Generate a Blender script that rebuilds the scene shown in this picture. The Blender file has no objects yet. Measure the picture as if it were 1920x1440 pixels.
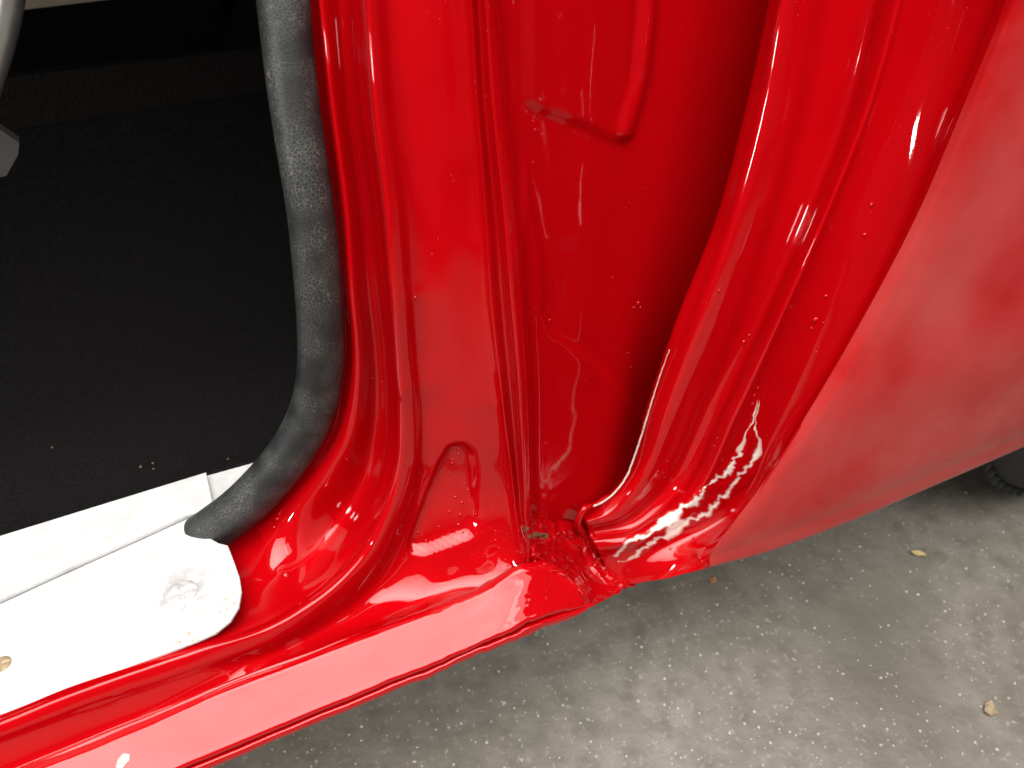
import bpy, math, random
import numpy as np
from mathutils import Matrix, Vector, noise as mnoise

# ------------------------------------------------------------------ camera
scene = bpy.context.scene
F_PX = 1442.0                                   # focal length in pixels of the 1920-wide photograph
def unit(v):
    v = np.array(v, float); return v / np.linalg.norm(v)
XC = unit((3890, -1270, 1442))                  # car's long axis seen by the camera (x right, y down, z forward)
DN = unit((53, 1800, 1442)); DN = unit(DN - XC * DN.dot(XC))
YC = np.cross(XC, DN) * -1.0                    # into the car
if YC[2] < 0: YC = -YC
R_CW = np.stack([XC, YC, -DN])                  # camera (x right, y down, z fwd) -> car axes (x, y in, z up)
CAM = np.array((0.0, -0.30, 0.64))

cam_d = bpy.data.cameras.new('camera'); cam = bpy.data.objects.new('camera', cam_d)
scene.collection.objects.link(cam); scene.camera = cam
cam_d.sensor_width = 36.0; cam_d.lens = F_PX / 1920 * 36
cam_d.clip_start = 0.02; cam_d.clip_end = 200
right = R_CW @ np.array((1, 0, 0)); up = R_CW @ np.array((0, -1, 0)); fwd = R_CW @ np.array((0, 0, 1))
m = Matrix.Identity(4)
for i in range(3):
    m[i][0] = right[i]; m[i][1] = up[i]; m[i][2] = -fwd[i]; m[i][3] = CAM[i]
cam.matrix_world = m
cam_d.dof.use_dof = True; cam_d.dof.focus_distance = 0.47; cam_d.dof.aperture_fstop = 9.0

# ------------------------------------------------------------------ light
world = bpy.data.worlds.new('World'); scene.world = world; world.use_nodes = True
bg = world.node_tree.nodes['Background']; bg.inputs[0].default_value = (0.93, 0.97, 1.0, 1); bg.inputs[1].default_value = 0.03
def area(name, loc, target, sx, sy, power, col=(1, 0.97, 0.93), spread=180):
    l = bpy.data.lights.new(name, 'AREA'); l.shape = 'RECTANGLE'; l.size = sx; l.size_y = sy; l.energy = power; l.color = col
    l.spread = math.radians(spread)
    o = bpy.data.objects.new(name, l); scene.collection.objects.link(o); o.location = loc
    o.rotation_euler = (Vector(target) - Vector(loc)).to_track_quat('-Z', 'Y').to_euler()
    return o
area('ceiling_light_bank', (-0.35, -0.90, 2.20), (-0.45, -0.70, 0.0), 2.4, 2.3, 46, spread=115)
area('left_fill_light', (-1.35, -0.75, 1.00), (-0.15, -0.35, 0.1), 0.22, 0.14, 7)  # added light, brightens the near left side and floor
area('fender_fill_light', (1.0, -2.2, 2.45), (0.3, 0.0, 0.3), 1.8, 1.0, 14)  # added light, lifts the fender and its flange
scene.view_settings.view_transform = 'Standard'; scene.view_settings.look = 'None'
scene.view_settings.exposure = 0.70; scene.view_settings.gamma = 1.0

# ------------------------------------------------------------------ helpers
random.seed(4)
def ray(px, py):
    c = np.array((px - 960.0, py - 720.0, F_PX)); return R_CW @ (c / np.linalg.norm(c))
def P(px, py, v):
    """point seen at (px, py); v > 0: at depth v into the car, v < 0: at -v below the camera."""
    d = ray(px, py)
    t = v / d[1] if v > 0 else v / d[2]
    return CAM + d * t
def proj(p):
    c = R_CW.T @ (np.asarray(p) - CAM); return 960 + F_PX * c[0] / c[2], 720 + F_PX * c[1] / c[2]
def projA(V):
    c = (V - CAM) @ R_CW
    return np.stack([960 + F_PX * c[:, 0] / c[:, 2], 720 + F_PX * c[:, 1] / c[:, 2]], 1)
def hermite(ctrl, knots, dense):
    """non-uniform smooth interpolation along axis 0"""
    n = len(knots); h = np.diff(knots); d = np.diff(ctrl, axis=0) / h.reshape((-1,) + (1,) * (ctrl.ndim - 1))
    mt = np.zeros_like(ctrl); mt[0] = d[0]; mt[-1] = d[-1]
    for i in range(1, n - 1): mt[i] = (h[i - 1] * d[i] + h[i] * d[i - 1]) / (h[i - 1] + h[i])
    k = np.clip(np.searchsorted(knots, dense, side='right') - 1, 0, n - 2)
    t = (dense - knots[k]) / h[k]; sh = (-1,) + (1,) * (ctrl.ndim - 1)
    t = t.reshape(sh); hh = h[k].reshape(sh)
    return ((2*t**3 - 3*t**2 + 1) * ctrl[k] + (t**3 - 2*t**2 + t) * hh * mt[k] + (-2*t**3 + 3*t**2) * ctrl[k+1] + (t**3 - t**2) * hh * mt[k+1])
def surface(ctrl, sub_i, sub_j):
    """ctrl [i][j] of 3D points -> dense grid (ni, nj, 3)"""
    C = np.array(ctrl, float)
    ki = np.concatenate([[0], np.cumsum(np.maximum(np.linalg.norm(np.diff(C, axis=0), axis=2).mean(1), 1e-4))])
    kj = np.concatenate([[0], np.cumsum(np.maximum(np.linalg.norm(np.diff(C, axis=1), axis=2).mean(0), 1e-4))])
    di = np.concatenate([np.linspace(ki[a], ki[a+1], sub_i, endpoint=False) for a in range(len(ki)-1)] + [[ki[-1]]])
    dj = np.concatenate([np.linspace(kj[a], kj[a+1], sub_j, endpoint=False) for a in range(len(kj)-1)] + [[kj[-1]]])
    G = hermite(C, ki, di)
    G = hermite(G.transpose(1, 0, 2), kj, dj).transpose(1, 0, 2)
    return G
def curve(pts, n):
    C = np.array(pts, float); k = np.concatenate([[0], np.cumsum(np.linalg.norm(np.diff(C, axis=0), axis=1))])
    return hermite(C, k, np.linspace(0, k[-1], n))
def mesh_obj(name, verts, faces, mat, parent=None, smooth=True, solid=0.0):
    me = bpy.data.meshes.new(name); me.from_pydata([tuple(v) for v in verts], [], faces); me.update()
    o = bpy.data.objects.new(name, me); scene.collection.objects.link(o)
    if mat: me.materials.append(mat)
    if smooth: me.polygons.foreach_set('use_smooth', [True] * len(me.polygons))
    if parent: o.parent = parent
    if solid:
        s = o.modifiers.new('sheet', 'SOLIDIFY'); s.thickness = solid; s.offset = -1
    return o
def grid_obj(name, G, mat, parent=None, solid=0.0012, flip=False):
    ni, nj, _ = G.shape; V = G.reshape(-1, 3)
    idx = np.arange(ni * nj).reshape(ni, nj)
    a, b, c, d = idx[:-1, :-1].ravel(), idx[:-1, 1:].ravel(), idx[1:, 1:].ravel(), idx[1:, :-1].ravel()
    Fc = np.stack([a, d, c, b] if not flip else [a, b, c, d], 1)
    return mesh_obj(name, V, Fc.tolist(), mat, parent, True, solid)
def fbm(p, s, o=3):
    return mnoise.fractal(Vector((p[0]*s, p[1]*s, p[2]*s)), 1.0, 2.0, o)
def tag(o, label=None, cat=None, kind=None, group=None):
    if label: o['label'] = label
    if cat: o['category'] = cat
    if kind: o['kind'] = kind
    if group: o['group'] = group
    return o
def tube(name, pts, rad, mat, parent, seg=20, squash=None, caps=True):
    C = np.array(pts, float); n = len(C); V = []; Fc = []
    T = np.gradient(C, axis=0); T /= np.linalg.norm(T, axis=1)[:, None]
    ref = np.array((0, -1.0, 0.35)); ref /= np.linalg.norm(ref)
    for i in range(n):
        s = np.cross(T[i], ref); s /= np.linalg.norm(s); u = np.cross(s, T[i])
        r = rad[i] if hasattr(rad, '__len__') else rad
        for k in range(seg):
            a = 2 * math.pi * k / seg
            V.append(C[i] + s * math.cos(a) * r + u * math.sin(a) * r * (squash or 1))
    for i in range(n - 1):
        for k in range(seg):
            k2 = (k + 1) % seg; Fc.append((i*seg+k, i*seg+k2, (i+1)*seg+k2, (i+1)*seg+k))
    if caps: Fc.append(tuple(range(seg))[::-1]); Fc.append(tuple((n-1)*seg + k for k in range(seg)))
    return mesh_obj(name, V, Fc, mat, parent)
def poly_sheet(name, pts, mat, parent, thick, smooth=False):
    """closed outline of 3D points (seen from above, any winding) -> slab with thickness downwards"""
    n = len(pts); pts = [np.array(p) for p in pts]
    dn = np.array((0, 0, -thick)); V = pts + [p + dn for p in pts]
    area2 = sum(pts[i][0]*pts[(i+1) % n][1] - pts[(i+1) % n][0]*pts[i][1] for i in range(n))
    order = list(range(n)) if area2 > 0 else list(range(n))[::-1]
    Fc = [tuple(order), tuple(n + i for i in order[::-1])]
    for a in range(n):
        i, j = order[a], order[(a+1) % n]; Fc.append((i, n+i, n+j, j))
    return mesh_obj(name, V, Fc, mat, parent, smooth)

# ------------------------------------------------------------------ materials
def mat(name):
    m = bpy.data.materials.new(name); m.use_nodes = True; nt = m.node_tree
    return m, nt, nt.nodes['Principled BSDF']
def N(nt, t, **kw):
    n = nt.nodes.new(t)
    for k, v in kw.items():
        if k in n.inputs: n.inputs[k].default_value = v
        else: setattr(n, k, v)
    return n
def ramp(nt, src, p0, p1, c0=(0, 0, 0, 1), c1=(1, 1, 1, 1)):
    r = nt.nodes.new('ShaderNodeValToRGB'); r.color_ramp.elements[0].position = p0; r.color_ramp.elements[1].position = p1
    r.color_ramp.elements[0].color = c0; r.color_ramp.elements[1].color = c1; nt.links.new(src, r.inputs[0]); return r.outputs[0]
def mixc(nt, fac, a, b):
    x = nt.nodes.new('ShaderNodeMix'); x.data_type = 'RGBA'
    for s, v in ((0, fac), (6, a), (7, b)):
        if hasattr(v, 'is_output'): nt.links.new(v, x.inputs[s])
        else: x.inputs[s].default_value = v
    return x.outputs[2]
def paint(name, dust=0.0, wave=0.0006, rough=0.04, dcol=(0.62, 0.5, 0.45, 1)):
    m, nt, b = mat(name); L = nt.links.new
    g = N(nt, 'ShaderNodeNewGeometry')
    n1 = N(nt, 'ShaderNodeTexNoise', Scale=28.0, Detail=4.0); L(g.outputs['Position'], n1.inputs['Vector'])
    n2 = N(nt, 'ShaderNodeTexNoise', Scale=420.0, Detail=3.0); L(g.outputs['Position'], n2.inputs['Vector'])
    base = mixc(nt, n1.outputs[0], (0.40, 0.0008, 0.0030, 1), (0.36, 0.0007, 0.0025, 1))
    n0 = N(nt, 'ShaderNodeTexNoise', Scale=13.0, Detail=5.0); L(g.outputs['Position'], n0.inputs['Vector'])
    dm = ramp(nt, n0.outputs[0], 0.28, 0.74)
    mu = N(nt, 'ShaderNodeMath', operation='MULTIPLY'); L(dm, mu.inputs[0]); mu.inputs[1].default_value = dust
    # fine dust specks
    vo = N(nt, 'ShaderNodeTexVoronoi', Scale=260.0); L(g.outputs['Position'], vo.inputs['Vector'])
    sp = ramp(nt, vo.outputs['Distance'], 0.03, 0.09, (1, 1, 1, 1), (0, 0, 0, 1))
    cn = N(nt, 'ShaderNodeTexNoise', Scale=35.0, Detail=2.0); L(g.outputs['Position'], cn.inputs['Vector'])
    cm = ramp(nt, cn.outputs[0], 0.56, 0.7)
    m2 = N(nt, 'ShaderNodeMath', operation='MULTIPLY'); L(sp, m2.inputs[0]); L(cm, m2.inputs[1])
    m3 = N(nt, 'ShaderNodeMath', operation='MULTIPLY'); L(m2.outputs[0], m3.inputs[0]); m3.inputs[1].default_value = 0.35
    ad = N(nt, 'ShaderNodeMath', operation='ADD', use_clamp=True); L(mu.outputs[0], ad.inputs[0]); L(m3.outputs[0], ad.inputs[1])
    col = mixc(nt, ad.outputs[0], base, dcol); L(col, b.inputs['Base Color'])
    b.inputs['Roughness'].default_value = 0.35; b.inputs['Specular IOR Level'].default_value = 0.0
    b.inputs['Coat Weight'].default_value = 1.0; b.inputs['Coat Roughness'].default_value = rough; b.inputs['Coat IOR'].default_value = 1.48
    n3 = N(nt, 'ShaderNodeTexNoise', Scale=34.0, Detail=0.6); L(g.outputs['Position'], n3.inputs['Vector'])
    bp = N(nt, 'ShaderNodeBump', Strength=1.0, Distance=wave); L(n3.outputs[0], bp.inputs['Height'])
    bp2 = N(nt, 'ShaderNodeBump', Strength=0.6, Distance=0.00002); L(n2.outputs[0], bp2.inputs['Height']); L(bp.outputs[0], bp2.inputs['Normal'])
    L(bp2.outputs[0], b.inputs['Normal']); L(bp2.outputs[0], b.inputs['Coat Normal'])
    return m
M_PAINT = paint('red_gloss_paint', 0.0, 0.0005)
M_BEAD = None
M_FENDER = paint('red_dusty_paint', 0.13, 0.0005, 0.06, (0.75, 0.38, 0.34, 1))
M_LUMPY = paint('red_thick_paint', 0.0, 0.0015, 0.06)

def m_white():
    m, nt, b = mat('white_painted_metal'); L = nt.links.new
    g = N(nt, 'ShaderNodeNewGeometry')
    def noise(sc, d=5.0):
        n = N(nt, 'ShaderNodeTexNoise', Scale=sc, Detail=d); L(g.outputs['Position'], n.inputs['Vector']); return n.outputs[0]
    def near(p, r, nz, lo, hi):                   # worn spot with a ragged outline round a point of the plate
        d = N(nt, 'ShaderNodeVectorMath', operation='DISTANCE'); L(g.outputs['Position'], d.inputs[0]); d.inputs[1].default_value = tuple(p)
        a = N(nt, 'ShaderNodeMapRange'); a.inputs[1].default_value = r; a.inputs[2].default_value = r*.25; L(d.outputs['Value'], a.inputs[0])
        mu = N(nt, 'ShaderNodeMath', operation='MULTIPLY'); L(a.outputs[0], mu.inputs[0]); L(ramp(nt, nz, lo, hi), mu.inputs[1]); return mu.outputs[0]
    c = mixc(nt, ramp(nt, noise(70), 0.45, 0.75), (0.52, 0.52, 0.52, 1), (0.44, 0.43, 0.425, 1))
    fine = noise(420)
    c = mixc(nt, near(P(340, 1112, -.3795), .022, noise(190), .47, .56), c, (0.30, 0.28, 0.28, 1))
    for q, r in (((432, 1140), .012), ((440, 1118), .009), ((405, 1180), .014), ((352, 1200), .016)):
        c = mixc(nt, near(P(*q, -.3795), r*.8, fine, .56, .66), c, (0.42, 0.26, 0.12, 1))
    c = mixc(nt, near(P(150, 1040, -.376), .05, fine, .60, .66), c, (0.45, 0.43, 0.42, 1))
    L(c, b.inputs['Base Color']); b.inputs['Roughness'].default_value = 0.45
    return m
M_WHITE = m_white()
def simple(name, col, rough=0.6, metal=0.0, nscale=80.0, var=0.25, bump=0.0, bscale=300.0, spec=0.5):
    m, nt, b = mat(name); L = nt.links.new
    g = N(nt, 'ShaderNodeNewGeometry'); n1 = N(nt, 'ShaderNodeTexNoise', Scale=nscale, Detail=4.0); L(g.outputs['Position'], n1.inputs['Vector'])
    c2 = tuple(c * (1 - var) for c in col)
    L(mixc(nt, n1.outputs[0], (*col, 1), (*c2, 1)), b.inputs['Base Color'])
    b.inputs['Roughness'].default_value = rough; b.inputs['Metallic'].default_value = metal
    b.inputs['Specular IOR Level'].default_value = spec
    if bump:
        n2 = N(nt, 'ShaderNodeTexNoise', Scale=bscale, Detail=3.0); L(g.outputs['Position'], n2.inputs['Vector'])
        bp = N(nt, 'ShaderNodeBump', Strength=1.0, Distance=bump); L(n2.outputs[0], bp.inputs['Height']); L(bp.outputs[0], b.inputs['Normal'])
    return m
def m_rubber():
    m, nt, b = mat('grained_rubber'); L = nt.links.new
    g = N(nt, 'ShaderNodeNewGeometry')
    vo = N(nt, 'ShaderNodeTexVoronoi', Scale=560.0, feature='DISTANCE_TO_EDGE'); L(g.outputs['Position'], vo.inputs['Vector'])
    n1 = N(nt, 'ShaderNodeTexNoise', Scale=38.0, Detail=4.0); L(g.outputs['Position'], n1.inputs['Vector'])
    wear = ramp(nt, n1.outputs[0], 0.38, 0.62)
    line = ramp(nt, vo.outputs[0], 0.0, 0.09, (1, 1, 1, 1), (0, 0, 0, 1))
    mu = N(nt, 'ShaderNodeMath', operation='MULTIPLY'); L(wear, mu.inputs[0]); L(line, mu.inputs[1])
    c0 = mixc(nt, ramp(nt, n1.outputs[0], 0.35, 0.7), (0.008, 0.009, 0.0095, 1), (0.020, 0.023, 0.023, 1))
    L(mixc(nt, mu.outputs[0], c0, (0.11, 0.105, 0.095, 1)), b.inputs['Base Color'])
    b.inputs['Roughness'].default_value = 0.5
    bp = N(nt, 'ShaderNodeBump', Strength=0.5, Distance=0.00025); L(vo.outputs[0], bp.inputs['Height']); L(bp.outputs[0], b.inputs['Normal'])
    return m
M_RUBBER = m_rubber()
M_CARPET = simple('black_carpet', (0.020, 0.0185, 0.0185), 1.0, 0, 260, 0.8, 0.003, 420, 0.05)
M_CARPET2 = simple('paler_black_carpet', (0.026, 0.0235, 0.022), 1.0, 0, 200, 0.7, 0.003, 300, 0.05)  # slightly paler carpet for the tunnel wall
M_BLACK = simple('black_vinyl', (0.004, 0.004, 0.004), 0.8, spec=0.1)
M_BEIGE = simple('beige_trim', (0.35, 0.30, 0.20), 0.7)
M_STEEL = simple('scratched_steel', (0.45, 0.44, 0.42), 0.4, 0.8, 120, 0.5)
M_GREY = simple('grey_pedal', (0.045, 0.042, 0.04), 0.6)
M_TYRE = simple('tyre_rubber', (0.006, 0.0065, 0.0065), 0.75, 0, 60, 0.4, 0.0004, 500)

# ------------------------------------------------------------------ floor
def m_floor():
    m, nt, b = mat('concrete_floor'); L = nt.links.new
    g = N(nt, 'ShaderNodeNewGeometry')
    def noise(s, d=5.0):
        n = N(nt, 'ShaderNodeTexNoise', Scale=s, Detail=d); L(g.outputs['Position'], n.inputs['Vector']); return n.outputs[0]
    c = mixc(nt, ramp(nt, noise(6), 0.3, 0.7), (0.150, 0.136, 0.112, 1), (0.205, 0.189, 0.162, 1))
    c = mixc(nt, ramp(nt, noise(45), 0.42, 0.75), c, (0.112, 0.101, 0.082, 1))
    c = mixc(nt, ramp(nt, noise(170, 3), 0.60, 0.74), c, (0.29, 0.268, 0.232, 1))
    c = mixc(nt, ramp(nt, noise(3.1), 0.55, 0.72), c, (0.108, 0.097, 0.079, 1))
    c = mixc(nt, ramp(nt, noise(520, 2), 0.58, 0.72), c, (0.145, 0.132, 0.11, 1))
    L(c, b.inputs['Base Color'])
    L(ramp(nt, noise(20), 0.3, 0.7, (.45,)*3 + (1,), (.75,)*3 + (1,)), b.inputs['Roughness'])
    bp = N(nt, 'ShaderNodeBump', Strength=0.7, Distance=0.0015); L(noise(120), bp.inputs['Height']); L(bp.outputs[0], b.inputs['Normal'])
    return m
s = 6.0
floor = mesh_obj('floor', [(-s, -s, 0), (s, -s, 0), (s, s, 0), (-s, s, 0)], [(0, 1, 2, 3)], m_floor(), smooth=False)
tag(floor, kind='structure')

# ------------------------------------------------------------------ the car
car = bpy.data.objects.new('car', None); scene.collection.objects.link(car); car.location = (0, 0, 0)
tag(car, 'glossy red car body at its open door corner with repaired paint and white sill plate', 'car')

# ---- door jamb: seal flange, rain channel, pillar face, outer ridge, sweeping round into the sill
LEAN = [.042, .030, .0185, .008, .001]              # the pillar leans in towards the roof
LEAN_OUT = [.050, .041, .0315, .0215, .013, .0055, .0008]   # its outer edge starts leaning lower down
def col(pix, dep, lean=1.0, out=0.0):
    dep = [d + ((LEAN[i] * (1 - out) if i < 5 else 0) + (LEAN_OUT[i] * out if i < 7 else 0)) * lean for i, d in enumerate(dep)]
    return [P(x, y, d) for (x, y), d in zip(pix, dep)]
A = []   # list of columns, each 14 stations from above the picture down the pillar and left along the sill
A.append(col([(515,-200),(531,0),(552,200),(582,400),(598,550),(603,680),(580,790),(537,860),(490,915),(395,1000),(280,1060),(140,1110),(0,1165),(-250,1260)],
             [.39]*9 + [.392] + [-.405]*4))
A.append(col([(572,-200),(588,0),(606,200),(630,400),(642,550),(645,680),(622,790),(592,850),(545,905),(430,1026),(320,1078),(160,1130),(0,1190),(-250,1290)],
             [.385]*9 + [.385] + [-.402]*4))
A.append(col([(584,-200),(600,0),(622,200),(648,400),(658,550),(668,680),(657,795),(622,872),(578,932),(450,1055),(335,1100),(165,1160),(0,1220),(-250,1320)],
             [.370]*9 + [-.398] + [-.400]*4))
A.append(col([(622,-200),(638,0),(655,200),(680,400),(692,550),(705,680),(703,805),(677,905),(627,980),(480,1122),(350,1165),(172,1225),(0,1290),(-250,1388)],
             [.376]*7 + [.374, -.397, -.397] + [-.397]*4))
A.append(col([(650,-200),(666,0),(682,200),(708,400),(722,550),(732,680),(737,805),(720,912),(675,1010),(505,1163),(366,1212),(178,1276),(0,1345),(-250,1442)],
             [.346]*6 + [.345,.342,.336,.310,.304,.304,.304,.304]))
A.append(col([(672,-200),(690,0),(705,200),(728,400),(740,550),(750,680),(757,805),(745,917),(700,1022),(518,1178),(372,1227),(182,1291),(0,1360),(-250,1458)],
             [.330]*6 + [.330,.328,.322,.3015,.2985,.2985,.2985,.2985]))
A.append(col([(686,-200),(704,0),(719,200),(744,400),(756,550),(766,680),(774,805),(763,920),(716,1033),(524,1194),(376,1241),(186,1305),(0,1374),(-250,1472)],
             [.331]*6 + [.331,.329,.322,.300,.2965,.2965,.2965,.2965]))
A.append(col([(708,-200),(726,0),(740,200),(763,400),(774,550),(784,680),(794,805),(782,930),(738,1048),(540,1212),(384,1260),(192,1326),(0,1396),(-250,1496)],
             [.336]*6 + [.336,.335,.328,.302,.2955,.2955,.2955,.2955]))
A.append(col([(780,-200),(798,0),(810,200),(825,400),(838,550),(850,680),(864,805),(862,945),(828,1068),(590,1216),(405,1288),(212,1363),(10,1440),(-250,1545)],
             [.329]*6 + [.329,.327,.315,.294,.2905,.2905,.2905,.2905], out=0.55))
A.append(col([(860,-200),(876,0),(888,200),(904,400),(914,550),(928,680),(942,805),(958,940),(958,1062),(640,1202),(430,1278),(228,1368),(20,1452),(-250,1563)],
             [.320]*6 + [.320,.317,.299,.287,.287,.287,.287,.287], out=1))
A.append(col([(866,-200),(882,0),(894,200),(910,400),(920,550),(934,680),(948,805),(964,942),(968,1066),(650,1203),(436,1279),(232,1371),(22,1455),(-250,1567)],
             [.317]*6 + [.317,.314,.296,.286,.286,.286,.286,.286], out=1))
A.append(col([(880,-200),(896,0),(908,200),(926,400),(938,550),(950,680),(962,805),(974,944),(977,1070),(656,1204),(440,1280),(235,1373),(24,1457),(-250,1570)],
             [.318]*6 + [.318,.314,.293,.2855,.2855,.2855,.2855,.2855], out=1))
A.append(col([(896,-200),(912,0),(926,200),(948,400),(960,550),(972,680),(978,805),(984,948),(983,1074),(660,1207),(443,1283),(238,1376),(27,1460),(-250,1573)],
             [.301]*6 + [.301,.299,.286,.284,.284,.284,.284,.284], out=1))
A.append(col([(906,-200),(922,0),(937,200),(959,400),(971,550),(981,680),(986,805),(990,952),(986,1080),(662,1213),(446,1289),(241,1382),(30,1466),(-250,1580)],
             [.303]*6 + [.303,.301,.286,.283,.283,.283,.283,.283], out=1))
A.append(col([(914,-200),(930,0),(945,200),(967,400),(979,550),(988,680),(992,805),(995,956),(990,1088),(664,1222),(448,1298),(244,1390),(33,1475),(-250,1588)],
             [.335]*6 + [.335,.330,.300,.290,.290,.290,.290,.290], out=1))
ctrlA = [[A[j][i] for j in range(len(A))] for i in range(len(A[0]))]
GA = surface(ctrlA, 22, 14)

def seg_dist(p, poly, closed=True):
    """signed distance (negative inside) of points p (n,2) to polygon"""
    n = len(poly); d = np.full(len(p), 1e9); inside = np.zeros(len(p), bool)
    for i in range(n):
        a = np.array(poly[i], float); b = np.array(poly[(i+1) % n], float)
        ab = b - a; t = np.clip(((p - a) @ ab) / (ab @ ab), 0, 1)
        d = np.minimum(d, np.linalg.norm(p - (a + t[:, None] * ab), axis=1))
        c = ((a[1] > p[:, 1]) != (b[1] > p[:, 1]))
        with np.errstate(divide='ignore', invalid='ignore'):
            xx = (b[0] - a[0]) * (p[:, 1] - a[1]) / (b[1] - a[1]) + a[0]
        inside ^= c & (p[:, 0] < xx)
    return np.where(inside, -d, d)
def sstep(x, a, b):
    t = np.clip((x - a) / (b - a), 0, 1); return t*t*(3 - 2*t)
# measured on the panel itself: stamped triangular recess and shallow dents pressed into the pillar foot
sh = GA.shape; V = GA.reshape(-1, 3).copy(); px = projA(V)
tri = [(842,838),(872,832),(890,850),(897,920),(900,985),(886,1008),(800,1040),(768,1038),(766,1018),(800,930),(826,866)]
sd = seg_dist(px, tri)
V[:, 1] += 0.0065 * sstep(-sd, -3, 8)
for (cx, cy, r, amp) in [(800,722,26,-.0010),(880,762,34,-.0012),(930,755,16,-.0012),(780,555,16,-.0008),(790,868,22,-.0010),(540,1090,24,.0009),(525,1088,14,-.0005),(742,735,14,-.0016),
                         (700,1110,26,.0012),(660,1160,22,-.0009),(740,1150,20,.0009),(640,1010,30,.0012),(560,1120,28,.0010),(490,1060,30,-.0012),(520,975,8,-.0035),(780,1090,25,-.001),(850,1095,20,.001),(900,1060,16,-.0016),(930,1040,10,.0014),(905,1085,8,-.001),(945,1070,9,-.0016)]:
    r2 = ((px[:, 0] - cx)**2 + (px[:, 1] - cy)**2) / r**2
    V[:, 1] += amp * np.exp(-r2)
for k in range(len(V)): V[k, 1] += .0007 * fbm(V[k], 22, 2)
GA = V.reshape(sh)
jamb = grid_obj('door_jamb', GA, M_PAINT, car, 0.0012)

# ---- sill outer face
B = []
xs = [-250, 0, 200, 400, 600, 800, 920, 985, 1040, 1075, 1102]
def lin(pts):
    xp = [p[0] for p in pts]; yp = [p[1] for p in pts]
    def f(x):
        if x < xp[0]: return yp[0] + (x - xp[0]) * (yp[1]-yp[0])/(xp[1]-xp[0])
        if x > xp[-1]: return yp[-1] + (x - xp[-1]) * (yp[-1]-yp[-2])/(xp[-1]-xp[-2])
        return float(np.interp(x, xp, yp))
    return f
top = lin([(-250,1578),(73,1436),(255,1370),(437,1286),(600,1226),(819,1142),(930,1096),(985,1062),(1015,1056),(1050,1068),(1085,1100),(1106,1128)])
bot = lin([(-250,1706),(383,1440),(600,1349),(693,1312),(855,1243),(1001,1181),(1110,1134)])
for x in xs:
    kx = min(12, 1112 - x); t, b_ = top(x), bot(x + kx); row = []
    bk = .003 * float(np.clip((x - 960) / 140, 0, 1))
    def q(f, d): return P(x + kx * max(f, 0), t + (b_ - t) * f, d)
    f0 = 0.0
    if x > 950: tl = 1142 + (x - 819)*(-.402); f0 = float(np.clip((t - tl)/(b_ - tl), 0, .9))
    p0 = q(.06, .2815 - .0227*f0); p1 = q(.82, .2588 + bk)
    row += [q(-.06, .292 - .018*f0), q(0.0, .2840 - .0227*f0)] + [p0 + (p1 - p0) * w for w in (0, .06, .35, .65, .94, 1.0)]
    row += [q(.86, .2600 + bk), q(.91, .2620 + bk), q(.95, .2575 + bk), q(1.0, .2575 + bk)]
    bx = P(x + kx, b_, .2575 + bk)
    row.append(bx + np.array((0, .012, -.004)))
    row.append(bx + np.array((0, .08, -.006)))
    B.append(row)
GB = surface(B, 26, 8); sh = GB.shape; V = GB.reshape(-1, 3)
px = projA(V)
for k in range(len(V)):                       # hammered, repeatedly painted sill end
    x, y = px[k]
    w = float(sstep(np.array(x), 640, 1000))
    n = fbm(V[k], 45, 3); n2 = fbm(V[k] + 7, 160, 2)
    V[k, 1] += w * (0.0016 * n + 0.0003 * n2) + 0.0005 * n * (1 - w)
    V[k, 2] += w * 0.0014 * n
sill = grid_obj('sill', V.reshape(sh), M_PAINT, car, 0.0012)

# ---- recess between pillar and fender flange
Rr = []
RD = (.306,.336,.345,.357,.366,.378,.394)
RX = [(-200,(902,926,985,1100,1170,1350,1560)),(0,(918,942,1000,1110,1175,1300,1530)),(200,(932,956,1008,1110,1170,1280,1480)),
      (400,(955,976,1015,1110,1168,1255,1420)),(600,(969,990,1025,1110,1170,1230,1350)),(760,(979,1000,1032,1100,1160,1200,1300)),
      (880,(985,1004,1032,1085,1130,1170,1250)),(960,(988,1006,1032,1070,1100,1140,1200)),(1060,(988,1006,1030,1060,1090,1130,1180))]
rows = [(y, [(x, d if y < 800 else d - (d - .306) * (.12 if y < 900 else .3 if y < 1000 else .5)) for x, d in zip(xx, RD)]) for y, xx in RX]
for (y, cs), ln in zip(rows, LEAN_OUT + [0]*2): Rr.append([P(x, y, d + ln) for x, d in cs])
GR = surface(Rr, 24, 16); sh = GR.shape; V = GR.reshape(-1, 3); px = projA(V)
# pressed step and rib in the recess
up_ = seg_dist(px, [(985,-260),(985,190),(1010,208),(1100,240),(1150,266),(1168,262),(1176,200),(1190,0),(1200,-260)])
V[:, 1] -= 0.0022 * sstep(-up_, -8, 14)
rib = np.full(len(px), 1e9)
for a, b_ in (((1225,-260),(1212,40)),((1212,40),(1200,140)),((1200,140),(1172,245))):
    a = np.array(a, float); b2 = np.array(b_, float); ab = b2 - a; t = np.clip(((px - a) @ ab)/(ab @ ab), 0, 1)
    rib = np.minimum(rib, np.linalg.norm(px - (a + t[:, None]*ab), axis=1))
V[:, 1] -= 0.0042 * sstep(-rib, -24, -2)
low = seg_dist(px, [(985,300),(1018,480),(1022,590),(1040,625),(1130,690),(1230,800),(1200,1100),(900,1100)])
V[:, 1] -= 0.0016 * sstep(-low, -8, 12)
recess = grid_obj('hinge_recess', V.reshape(sh), M_PAINT, car, 0.0012)

# ---- fender return flange
Fc = []
def addF(pix, dep): Fc.append(col(pix, dep, 1.0 if len(Fc) < 10 else (.9, .75, .5, .35, .3)[len(Fc) - 10]))
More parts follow.
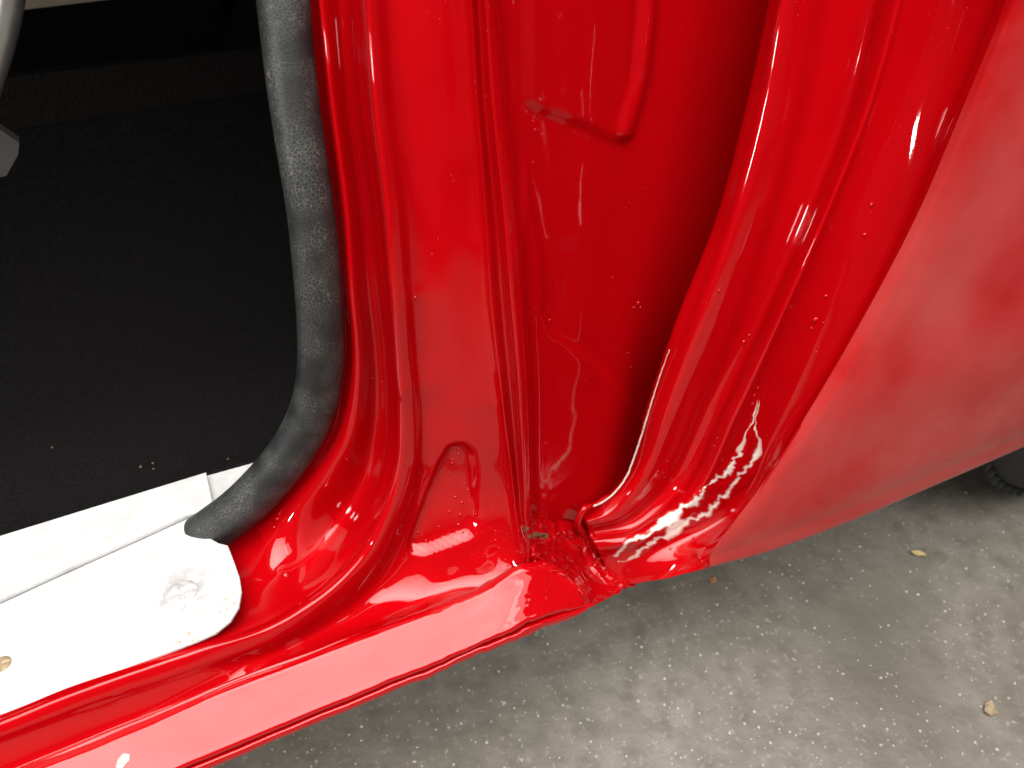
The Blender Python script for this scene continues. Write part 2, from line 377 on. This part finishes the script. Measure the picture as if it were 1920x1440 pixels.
#         -200        0         200        400        600        760        880        960        end
addF([(1520,-200),(1485,0),(1440,200),(1385,400),(1305,600),(1248,760),(1204,885),(1146,940),(1112,955)], [.41]*5 + [.405,.40,.385,.37])
addF([(1480,-200),(1441,0),(1398,200),(1345,400),(1268,600),(1213,760),(1172,888),(1118,944),(1092,962)], [.352]*5 + [.352,.350,.345,.340])
addF([(1482,-200),(1444,0),(1401,200),(1348,400),(1271,600),(1216,760),(1175,890),(1121,947),(1094,966)], [.342]*5 + [.341,.338,.334,.332])
addF([(1490,-200),(1452,0),(1412,200),(1360,400),(1288,600),(1230,760),(1184,893),(1130,952),(1096,970)], [.334]*5 + [.333,.330,.328,.328])
addF([(1504,-200),(1466,0),(1432,200),(1380,400),(1312,600),(1254,760),(1200,897),(1142,960),(1099,977)], [.324]*5 + [.323,.322,.322,.323])
addF([(1545,-200),(1510,0),(1478,200),(1428,400),(1362,600),(1298,760),(1230,905),(1156,972),(1102,986)], [.321]*5 + [.320,.319,.319,.322])
addF([(1605,-200),(1570,0),(1530,200),(1470,400),(1400,600),(1330,760),(1252,915),(1170,983),(1106,998)], [.322]*5 + [.321,.320,.320,.324])
addF([(1670,-200),(1632,0),(1585,200),(1512,400),(1428,600),(1352,765),(1270,925),(1182,993),(1110,1008)], [.316]*5 + [.314,.313,.315,.320])
addF([(1702,-200),(1662,0),(1610,200),(1534,400),(1444,600),(1366,770),(1282,932),(1190,1001),(1114,1018)], [.302]*5 + [.302,.304,.307,.315])
addF([(1722,-200),(1681,0),(1625,200),(1547,400),(1456,605),(1378,776),(1294,940),(1200,1010),(1120,1030)], [.295]*5 + [.296,.298,.302,.312])
addF([(1742,-200),(1700,0),(1642,200),(1564,405),(1474,612),(1398,785),(1312,952),(1214,1024),(1128,1046)], [.297]*5 + [.297,.298,.302,.311])
addF([(1830,-200),(1785,0),(1712,205),(1625,420),(1528,640),(1448,815),(1360,970),(1246,1045),(1160,1096)], [.291]*5 + [.290,.290,.292,.299])
addF([(1912,-200),(1852,0),(1770,210),(1680,430),(1566,655),(1470,830),(1395,965),(1292,1042),(1222,1089)], [.280]*5 + [.279,.278,.281,.288])
addF([(1936,-200),(1876,0),(1795,205),(1705,420),(1590,640),(1496,800),(1420,925),(1332,1036),(1275,1078)], [.270]*5 + [.268,.267,.269,.275])
addF([(1946,-200),(1886,0),(1806,200),(1716,410),(1602,625),(1508,785),(1432,905),(1350,1035),(1325,1066)], [.266]*5 + [.264,.262,.262,.264])
ctrlF = [[Fc[j][i] for j in range(len(Fc))] for i in range(len(Fc[0]))]
GF = surface(ctrlF, 24, 12)
flange = grid_obj('fender_flange', GF, M_PAINT, car, 0.0012)

# ---- fender outer skin
f7 = [(1946,-200),(1886,0),(1806,200),(1716,410),(1602,625),(1508,785),(1432,905),(1350,1035),(1325,1066)]
rt = [(2300,-200),(2260,0),(2220,200),(2190,370),(2165,500),(2140,600),(2125,680),(2112,735),(2110,752)]
dl = [.266 + .3*l for l in LEAN] + [.264,.262,.262,.264]
dr = [.276,.260,.246,.237,.231,.227,.226,.229,.234]
bots = {0.0:(1325,1062), .04:(1350,1055), .1:(1400,1043), .3:(1560,988), .55:(1755,906), .76:(1920,835), 1.0:(2110,752)}
Gc = []
for i in range(9):
    row = []
    for u in bots:
        x = f7[i][0]*(1-u) + rt[i][0]*u; y = f7[i][1]*(1-u) + rt[i][1]*u
        if i == 8: x, y = bots[u]
        if i == 7: x = .35*x + .65*bots[u][0]; y = .35*y + .65*(bots[u][1] - 20)
        d = dl[i]*(1-u) + dr[i]*u - 0.006 * (1 - math.exp(-u/.05)) * (1 if i < 6 else (.6, .25, 0)[i - 6])
        row.append(P(x, y, d))
    Gc.append(row)
Gc.append([p + np.array((0, .010, -.001)) for p in Gc[-1]]); Gc.append([p + np.array((0, .014, .004)) for p in Gc[-2]])
GG = surface(Gc, 18, 16)
skin = grid_obj('fender', GG, M_FENDER, car, 0.0012)

# ---- pocket where sill, pillar and fender meet
K = [[P(978,960,.315),P(1030,972,.330),P(1090,985,.332),P(1140,1010,.325),P(1200,1035,.308)],
     [P(985,1010,.298),P(1040,1015,.318),P(1090,1022,.324),P(1135,1040,.320),P(1190,1058,.304)],
     [P(1020,1052,.287),P(1072,1058,.304),P(1105,1062,.314),P(1140,1070,.309),P(1185,1078,.300)],
     [P(1068,1080,.278),P(1095,1092,.289),P(1118,1095,.296),P(1145,1095,.297),P(1186,1090,.297)],
     [P(1096,1112,.270),P(1108,1120,.277),P(1120,1120,.281),P(1148,1112,.289),P(1190,1094,.296)],
     [P(1108,1134,.262),P(1114,1132,.266),P(1124,1128,.272),P(1150,1115,.284),P(1192,1097,.294)]]
GK = surface(K, 18, 18); sh = GK.shape; V = GK.reshape(-1, 3); px = projA(V)
for k in range(len(V)):
    n = fbm(V[k], 55, 3); V[k, 1] += 0.0045 * n * float(sstep(np.array(-px[k][1]), -1125, -1090)); V[k, 2] += .0015*n
pocket = grid_obj('corner_pocket', V.reshape(sh), M_LUMPY, car, 0.001)

# ---- rubber door seal
sp = [(510,-260),(531,0),(541,100),(553,200),(568,300),(583,400),(593,500),(600,600),(600,690),(590,755),(567,812),(535,862),(490,915),(440,962),(406,987),(384,1003)]
sdp = [.378+.057,.378+.034,.378+.027,.378+.020,.378+.013,.378+.008,.378+.003] + [.378]*5 + [.380,.384,.388,.392]
C = curve([P(x, y, d) for (x, y), d in zip(sp, sdp)], 220)
dist = np.linalg.norm(C - CAM, axis=1); rad = 43.0 / F_PX * dist * (1 - .06*np.linspace(0, 1, 220))
seal = tube('door_seal', C, rad, M_RUBBER, car, 28, 0.8)

# ---- white sill plate
H = -.3795
outl = [(-250,1437),(-100,1380),(0,1340),(200,1265),(330,1217),(372,1201),(405,1186),(432,1164),(448,1138),(453,1108),(449,1082),(440,1056),(427,1022),(410,1018),(392,1008),(372,990),(358,972),(352,958),(250,1004),(120,1062),(0,1117),(-250,1230)]
plate = poly_sheet('sill_plate', [P(x, y, H) for x, y in outl], M_WHITE, car, 0.0022)
bv = plate.modifiers.new('edge', 'BEVEL'); bv.width = 0.0006; bv.segments = 2
up1 = [(-250,1238),(0,1125),(120,1070),(250,1012),(351,966),(372,962),(398,942),(386,886),(0,1005),(-250,1082)]
st = poly_sheet('plate_strip', [P(x, y, -.376) for x, y in up1], M_WHITE, plate, 0.002)
up2 = [(360,900),(486,865),(500,880),(420,945),(365,960)]
st2 = poly_sheet('inner_trim_strip', [P(x, y, -.382) for x, y in up2], M_WHITE, car, 0.002)

# ---- footwell
def box(name, lo, hi, m_, parent):
    x0, y0, z0 = lo; x1, y1, z1 = hi
    V = [(x0,y0,z0),(x1,y0,z0),(x1,y1,z0),(x0,y1,z0),(x0,y0,z1),(x1,y0,z1),(x1,y1,z1),(x0,y1,z1)]
    Fs = [(0,3,2,1),(4,5,6,7),(0,1,5,4),(1,2,6,5),(2,3,7,6),(3,0,4,7)]
    return mesh_obj(name, V, Fs, m_, parent, False)
fl = [P(-250,1082,-.384), P(0,1005,-.384), P(250,925,-.384), P(520,850,-.384)]
V = []; 
rows_ = [(0,0,0),(0,.006,-.012),(0,.03,-.05),(0,.10,-.085),(0,.24,-.098),(0,.34,-.088),(0,.43,-.04),(0,.475,.02),(0,.50,.10)]
G = [[fl[j] + np.array((0, r[1], r[2])) for j in range(4)] for r in rows_]
for r in G:
    r.insert(0, r[0] + np.array((-.35, 0, 0))); r.append(r[-1] + np.array((.25, 0.0, 0)))
carpet = grid_obj('floor_carpet', surface(G, 14, 8), M_CARPET, car, 0.004, flip=True)
# far carpeted wall whose top edge shows
w0 = P(-300,175,.95); w1 = P(0,146,.95); w2 = P(300,112,.95); w3 = P(620,75,.95)
dz = np.array((0, 0, -.45)); th = np.array((0, .02, 0))
wv = [w0, w1, w2, w3]
mesh_obj('tunnel_carpet', [p for p in wv] + [p + dz for p in wv] + [p + th for p in wv],
         [(i, 4+i, 5+i, i+1) for i in range(3)] + [(i, i+1, 9+i, 8+i) for i in range(3)], M_CARPET2, car, False)
box('inner_wall', (-1.3, 1.05, .05), (.9, 1.07, 1.0), M_BLACK, car)
box('kick_panel', (.145, .125, .05), (.155, 1.06, 1.0), M_BLACK, car)
box('dash_shade_block', (-1.3, .20, .72), (.17, 1.05, 1.0), M_BLACK, car)  # unseen block added above the footwell to shade it
b0 = P(36,20,1.2 if False else .97); b1 = P(330,-14,.97)
mesh_obj('far_trim', [P(30,20,.97), P(330,-16,.97), P(330,-120,.97), P(30,-120,.97)], [(0,1,2,3)], M_BEIGE, car, False, .004)
tube('column_rod', curve([P(22,-120,.55), P(14,0,.55), P(2,60,.55), P(-30,170,.55)], 20), .0085, M_STEEL, car, 12)
pe = [(-60,235),(0,243),(36,268),(34,290),(12,330),(0,332),(-60,310)]
mesh_obj('pedal', [P(x, y, .6) for x, y in pe] + [P(x, y, .6) + np.array((0,.012,0)) for x, y in pe],
         [tuple(range(7))[::-1]] + [(i, (i+1) % 7, 7+(i+1) % 7, 7+i) for i in range(7)], M_GREY, car, False)

# ---- wheel
def wheel():
    w = bpy.data.objects.new('wheel', None); scene.collection.objects.link(w); w.parent = car
    cx, cy, r, wd = .845, .036, .30, .175
    prof = [(-.5,.60),(-.52,.75),(-.50,.90),(-.44,.965),(-.38,.99),(-.2,1.0),(0,1.003),(.2,1.0),(.38,.99),(.44,.965),(.5,.90),(.52,.75),(.5,.60)]
    seg = 160; V = []; Fs = []
    for k in range(seg):
        a = 2*math.pi*k/seg
        for u, q in prof: V.append((cx + math.cos(a)*q*r, cy + u*wd, r + math.sin(a)*q*r))
    n = len(prof)
    for k in range(seg):
        for j in range(n-1):
            k2 = (k+1) % seg; Fs.append((k*n+j, k*n+j+1, k2*n+j+1, k2*n+j))
    mesh_obj('tyre', V, Fs, M_TYRE, w)
    V = []; Fs = []
    for k in range(90):                        # tread blocks
        for row, u0 in enumerate((-.42, -.21, .02, .23)):
            a0 = 2*math.pi*(k + .12*row + (.5 if row % 2 else 0))/90; a1 = a0 + 2*math.pi/90*.78
            b = len(V)
            for q in (.985, 1.010):
                for a, u in ((a0, u0), (a1, u0 + .02), (a1 + .02, u0 + .19), (a0 + .02, u0 + .17)):
                    V.append((cx + math.cos(a)*q*r, cy + u*wd, r + math.sin(a)*q*r))
            Fs += [(b,b+3,b+2,b+1),(b+4,b+5,b+6,b+7),(b,b+1,b+5,b+4),(b+1,b+2,b+6,b+5),(b+2,b+3,b+7,b+6),(b+3,b,b+4,b+7)]
    t = mesh_obj('tread_blocks', V, Fs, M_TYRE, w, False); t['kind'] = 'stuff'
    prof = [(-.47,.60),(-.50,.585),(-.46,.56),(-.30,.52),(-.28,.30),(-.34,.12),(-.36,0.0)]; V = []; Fs = []
    for k in range(64):
        a = 2*math.pi*k/64
        for u, q in prof: V.append((cx + math.cos(a)*q*r, cy + u*wd, r + math.sin(a)*q*r))
    for k in range(64):
        for j in range(len(prof)-1):
            k2 = (k+1) % 64; n = len(prof); Fs.append((k*n+j, k*n+j+1, k2*n+j+1, k2*n+j))
    mesh_obj('rim', V, Fs, M_STEEL, w)
    w.location = (0, 0, .008)
wheel()

# ------------------------------------------------------------------ finer things on the body
def finder(*Gs):
    Vs = np.concatenate([g.reshape(-1, 3) for g in Gs]); pp = projA(Vs)
    def f(x, y):
        return Vs[np.argmin((pp[:, 0] - x)**2 + (pp[:, 1] - y)**2)]
    return f
on_jamb = finder(GA); on_flange = finder(GF); on_recess = finder(GR)
def toward(p, d): return p + (CAM - p) / np.linalg.norm(CAM - p) * d
def painted_glint(name):
    """thick cracked red paint; white highlights are painted in along the cracks (vertex attribute)"""
    m = paint(name, 0.0, 0.0008, 0.05); nt = m.node_tree; b = nt.nodes['Principled BSDF']
    src = b.inputs['Base Color'].links[0].from_socket
    at = N(nt, 'ShaderNodeAttribute'); at.attribute_name = 'glint'
    nt.links.new(mixc(nt, at.outputs['Fac'], src, (0.80, 0.74, 0.66, 1)), b.inputs['Base Color'])  # pale colour stands in for shiny streaks on the seam
    return m
M_GLINT = painted_glint('cracked_paint_with_glints')
def ribbon(name, path, widths, find, lift, amp, freq, mat_, n=150, k=26, glint=True):
    pc = curve([(x, y, 0) for x, y in path], n)[:, :2]; wd = np.interp(np.linspace(0, 1, n), np.linspace(0, 1, len(widths)), widths)
    T = np.gradient(pc, axis=0); T /= np.linalg.norm(T, axis=1)[:, None]; S = np.stack([-T[:, 1], T[:, 0]], 1)
    G = np.zeros((n, k, 3)); ch = np.zeros((n, k))
    for i in range(n):
        c0 = np.array([find(*(pc[i] + S[i]*w*wd[i])) for w in (-1, -.5, 0, .5, 1)])
        for j in range(k):
            u = -1 + 2*j/(k-1)
            base = hermite(c0, np.array([-1, -.5, 0, .5, 1.0]), np.array([u]))[0]
            r1 = 1 - abs(mnoise.noise(Vector(base*freq))) * 2; r2 = mnoise.noise(Vector(base*freq*2.7 + 3.0))
            env = (1 - u*u) ** .6 * math.sin(math.pi * min(1, max(0, (i/(n-1))))) ** .35
            h = env * (lift + amp * (r1*r1*.8 + .5*r2)) - .0006 * (1 - env)
            G[i, j] = toward(base, h)
            nz = lambda a_, b_: mnoise.noise(Vector((a_, b_, 4.2)))
            sg = 1 if u > 0 else -1
            c_ = min(.82, max(.02, .42 + .75*nz(i*.055, sg*5) + .24*nz(i*.26, sg*9) + .10*nz(i*.6, sg*3)))
            w_ = max(.06, .13 + .20*nz(i*.10, sg*7) + .12*nz(i*.33, j*.6) + .9*max(0, nz(i*.05 + 2.3, 1.0) - .12))
            edge = math.exp(-((abs(u) - c_)/w_)**2)
            ch[i, j] = min(1, max(0, (edge - .42) * 3.0)) * min(1, env*1.4)
    # smooth the base a little
    for _ in range(3):
        G[1:-1] = (G[:-2] + 2*G[1:-1] + G[2:]) / 4
    o = grid_obj(name, G, mat_, car, 0.0)
    if glint:
        at = o.data.attributes.new('glint', 'FLOAT', 'POINT'); at.data.foreach_set('value', ch.reshape(-1).astype(np.float32))
    return o
ribbon('cracked_weld_seam', [(1150,1050),(1182,1028),(1226,1000),(1274,973),(1308,950),(1345,918),(1382,888),(1404,852),(1412,805),(1424,745)],
       [16,25,30,26,33,29,33,24,10,4], on_flange, .0012, .0024, 210, M_GLINT)
# lumpy filler in the corner between pillar foot, sill end and fender
on_k = finder(GK, GA, GB)
ribbon('corner_filler', [(1002,950),(1000,985),(1010,1020),(1035,1048),(1065,1068),(1090,1098),(1108,1128)], [12,24,30,26,20,13,6], on_k, .003, .005, 130, M_LUMPY, 110, 30, False)
ribbon('filler_edge', [(985,965),(1020,990),(1060,1004),(1105,1006),(1150,1010)], [10,20,22,20,12], finder(GK, GR), .002, .004, 150, M_LUMPY, 90, 24, False)
ribbon('fender_corner_filler', [(1088,968),(1098,1000),(1112,1035),(1130,1062),(1152,1085),(1178,1098)], [10,16,20,22,18,8], finder(GK, GF), .003, .004, 120, M_LUMPY, 90, 26, False)
# curled end of the flange lip
tube('curled_lip', curve([P(1092,1000,.326),P(1084,975,.324),P(1094,955,.325),P(1116,946,.329),P(1140,930,.333)], 40), np.linspace(.0032,.0016,40), M_LUMPY, car, 10)
# pale hairline, a painted highlight along the flange's free edge
M_EDGE_GLINT = simple('pale_glint_paint', (0.72, 0.62, 0.55), 0.6, 0, 400, 0.45)
ck = [(1250,655,.3505),(1232,705,.3505),(1214,762,.3500),(1198,815,.3495),(1182,862,.3480),(1170,892,.3460),(1148,922,.3425),(1122,942,.3380),(1108,948,.3360)]
cc = curve([toward(P(x + 5, y + 1, d - .011), .004) for x, y, d in ck], 90); cc = cc + np.array([[.0006*mnoise.noise(Vector((i*.5, 0, 0))), 0, 0] for i in range(90)])
tube('edge_glint', cc, [.0002 + .0007*min(1, i/40)*(.7 + .5*mnoise.noise(Vector((i*.35, 3, 0)))) for i in range(90)], M_EDGE_GLINT, car, 8)
# small white flake painted in as a glint on the sill face
fk = [(222,1422),(232,1412),(243,1414),(242,1426),(236,1432),(228,1442),(217,1440),(219,1430)]
on_sill = finder(GB)
q0, q1, q2 = on_sill(190, 1410), on_sill(290, 1370), on_sill(230, 1460)
pn = unit(np.cross(q1 - q0, q2 - q0))
def on_plane(x, y): d = ray(x, y); return CAM + d * ((q0 - CAM) @ pn) / (d @ pn)
fp = [toward(on_plane(x, y), .0012) for x, y in fk]
mesh_obj('painted_glint', fp + [toward(p, -.0015) for p in fp], [tuple(range(8))[::-1], tuple(range(8))] + [(i, (i+1) % 8, 8+(i+1) % 8, 8+i) for i in range(8)], simple('white_glint_paint', (0.8, 0.79, 0.77), 0.5), car, False)
# bare rusty spot
M_RUST = simple('rust_and_old_filler', (0.26, 0.12, 0.045), 0.8, 0, 300, 0.8, 0.001, 600)
ribbon('rust_spot', [(978,985),(992,1000),(1012,1006),(1030,1004)], [5,11,9,4], on_k, .0075, .003, 220, M_RUST, 40, 14, False)

# blisters and dust nibs in the paint
def nibs(name, spots, find, mat_):
    V = []; Fs = []
    for (x, y, r) in spots:
        r *= .72; c = find(x, y); d = np.linalg.norm(c - CAM); R = r / F_PX * d; nrm = (CAM - c) / d
        nrm = unit(nrm + np.array((0, -.5, 0))); s_ = unit(np.cross(nrm, (0.2, 0, 1))); u_ = np.cross(nrm, s_); b0 = len(V)
        asp = random.uniform(.6, 1.0); ang = random.uniform(0, 3.1)
        for ring, (q, h) in enumerate(((1.0, -.15), (.75, .28), (.4, .46))):
            for k in range(8):
                a = 2*math.pi*k/8
                xx = math.cos(a)*q*R; yy = math.sin(a)*q*R*asp
                V.append(c + s_*(xx*math.cos(ang) - yy*math.sin(ang)) + u_*(xx*math.sin(ang) + yy*math.cos(ang)) + nrm*h*R)
        V.append(c + nrm*.5*R)
        for ring in range(2):
            for k in range(8):
                k2 = (k+1) % 8; Fs.append((b0+ring*8+k, b0+ring*8+k2, b0+ring*8+8+k2, b0+ring*8+8+k))
        for k in range(8): Fs.append((b0+16+k, b0+16+(k+1) % 8, b0+24))
    o = mesh_obj(name, V, Fs, mat_, car); o['kind'] = 'stuff'; return o
sp_ = [(850,862,5),(862,850,4),(845,870,6),(838,885,4),(870,905,4),(855,930,5),(868,945,6),(880,918,4),(840,960,5),(862,965,8),(858,985,6),(845,1000,5),(890,965,4),(820,985,4),(800,1015,5),(784,1000,5),(870,1000,4),(905,945,3),(925,950,3)]
sp_ += [(random.uniform(880, 985), random.uniform(990, 1075), random.uniform(1.5, 4)) for _ in range(38)]
sp_ += [(random.uniform(780, 960), random.uniform(860, 1010), random.uniform(1.2, 2.6)) for _ in range(25)]
sp_ += [(520,975,9),(526,962,7),(514,988,6),(538,1082,12),(700,712,3),(716,716,3),(778,558,6),(648,862,3)]
nibs('paint_blisters', sp_, on_jamb, M_PAINT)
sp_ = [(1003,245,5),(1018,250,4),(1006,210,4),(1195,570,8),(1188,575,5),(1200,580,6),(1150,520,3),(1028,600,6),(1034,614,5),(1024,575,4),(1176,660,3),(1184,690,3),(1315,157,3)]
sp_ += [(random.uniform(1010, 1200), random.uniform(760, 960), random.uniform(1.0, 2.2)) for _ in range(40)] + [(random.uniform(985, 1030), random.uniform(20, 640), random.uniform(1.0, 3)) for _ in range(35)]
nibs('dust_nibs', [q for q in sp_ if q[0] < 1230], on_recess, M_PAINT)
sp_ = [(1636,383,7),(1620,437,6),(1548,556,6),(1530,600,8),(1522,612,5),(1540,608,4),(1350,548,6),(1395,640,7),(1404,630,5),(1530,660,4),(1415,740,4),(1410,760,4),(1420,728,4),(1345,820,3),(1340,835,3),(1440,815,3),(1320,1000,6),(1300,1010,5),(1256,1030,4),(1380,1010,3)]
sp_ += [(random.uniform(1200, 1450), random.uniform(820, 1050), random.uniform(.9, 2.0)) for _ in range(60)]
nibs('paint_nibs', sp_, on_flange, M_PAINT)

# ---- screws and wear on the sill plate
def screw(px_, py_, rpx, mat_, name):
    c = P(px_, py_, H) + np.array((0, 0, .0002)); R = rpx / F_PX * np.linalg.norm(c - CAM); V = []; Fs = []; seg = 40
    prof = [(1.0, 0), (.96, .05), (.75, .13), (.5, .17), (.25, .18)]
    for q, h in prof:
        for k in range(seg):
            a = 2*math.pi*k/seg; hh = h
            if q < .8 and (abs(math.cos(a)*q) < .12 or abs(math.sin(a)*q) < .12): hh = h - .16
            V.append(c + np.array((math.cos(a)*q*R, math.sin(a)*q*R, hh*R)))
    V.append(c + np.array((0, 0, 0)))
    for r_ in range(4):
        for k in range(seg):
            k2 = (k+1) % seg; Fs.append((r_*seg+k, r_*seg+k2, (r_+1)*seg+k2, (r_+1)*seg+k))
    for k in range(seg): Fs.append((4*seg+k, 4*seg+(k+1) % seg, 5*seg))
    return mesh_obj(name, V, Fs, mat_, plate)
M_SCUFF = simple('scuffed_white_metal', (0.62, 0.60, 0.60), 0.35, 0.0, 260, 0.6)
screw(341, 1112, 26, M_SCUFF, 'screw')
screw(2, 1246, 14, simple('rusty_screw', (0.45, 0.33, 0.20), 0.6, 0.2, 300, 0.6), 'screw')

# ---- grit and scraps
def pebbles(name, spots, mat_, kind=True):
    V = []; Fs = []
    for (c, r) in spots:
        b0 = len(V); c = np.array(c)
        for q, z in ((.55, -.3), (1.0, .15), (.55, .75)):
            for k in range(5):
                a = 2*math.pi*k/5 + q*2; rr = r*q*random.uniform(.7, 1.2)
                V.append(c + np.array((math.cos(a)*rr, math.sin(a)*rr, z*r*random.uniform(.7, 1.1))))
        for ring in range(2):
            for k in range(5):
                k2 = (k+1) % 5; Fs.append((b0+ring*5+k, b0+ring*5+k2, b0+ring*5+5+k2, b0+ring*5+5+k))
        Fs.append(tuple(b0+10+k for k in range(5)))
    o = mesh_obj(name, V, Fs, mat_, None, False); o['kind'] = 'stuff'; return o
def on_floor(x, y): return P(x, y, -CAM[2])
gs = []
while len(gs) < 650:
    x = random.uniform(350, 1960); y = random.uniform(900, 1480)
    if y < 1440 - (x - 383)*.42 - 10: continue
    gs.append((on_floor(x, y), random.choice((.0005, .0006, .0008, .0008, .0011, .0015))))
M_GRIT = simple('pale_grit', (0.55, 0.51, 0.44), 0.8, 0, 40, 0.45)
g_ = pebbles('floor_grit', gs, M_GRIT); tag(g_, 'pale sand grit scattered over the grey floor', 'grit')
M_CRUMB = simple('tan_crumb', (0.36, 0.28, 0.17), 0.8, 0, 200, 0.4)
on_c = finder(np.array(surface(G, 14, 8)))
cs = [((98,838),2),((255,884),3),((300,868),2.5),((296,885),2),((440,860),2)]
c_ = pebbles('carpet_crumbs', [(on_c(*p) + np.array((0, 0, .002)), r/F_PX*.62) for p, r in cs], M_CRUMB); tag(c_, 'small tan crumbs lying on the black carpet', 'crumbs')
def scrap(name, pts, mat_, label):
    pp = [on_floor(x, y) + np.array((0, 0, .003 + .002*(i % 2))) for i, (x, y) in enumerate(pts)]
    o = poly_sheet(name, pp, mat_, None, .0012); tag(o, label, 'litter'); return o
scrap('leaf_scrap', [(1846,1322),(1856,1318),(1862,1330),(1868,1342),(1856,1345),(1842,1338)], M_CRUMB, 'small tan leaf scrap on the floor at the lower right')
scrap('straw_scrap', [(1706,1036),(1722,1038),(1736,1043),(1734,1047),(1718,1044),(1707,1041)], simple('straw', (0.55, 0.43, 0.2), .7), 'short straw coloured scrap on the floor beside the tyre')
scrap('orange_scrap', [(1330,1088),(1340,1086),(1343,1092),(1336,1098),(1331,1095)], simple('orange_bit', (0.5, 0.25, 0.1), .7), 'tiny orange scrap on the floor just under the fender edge')
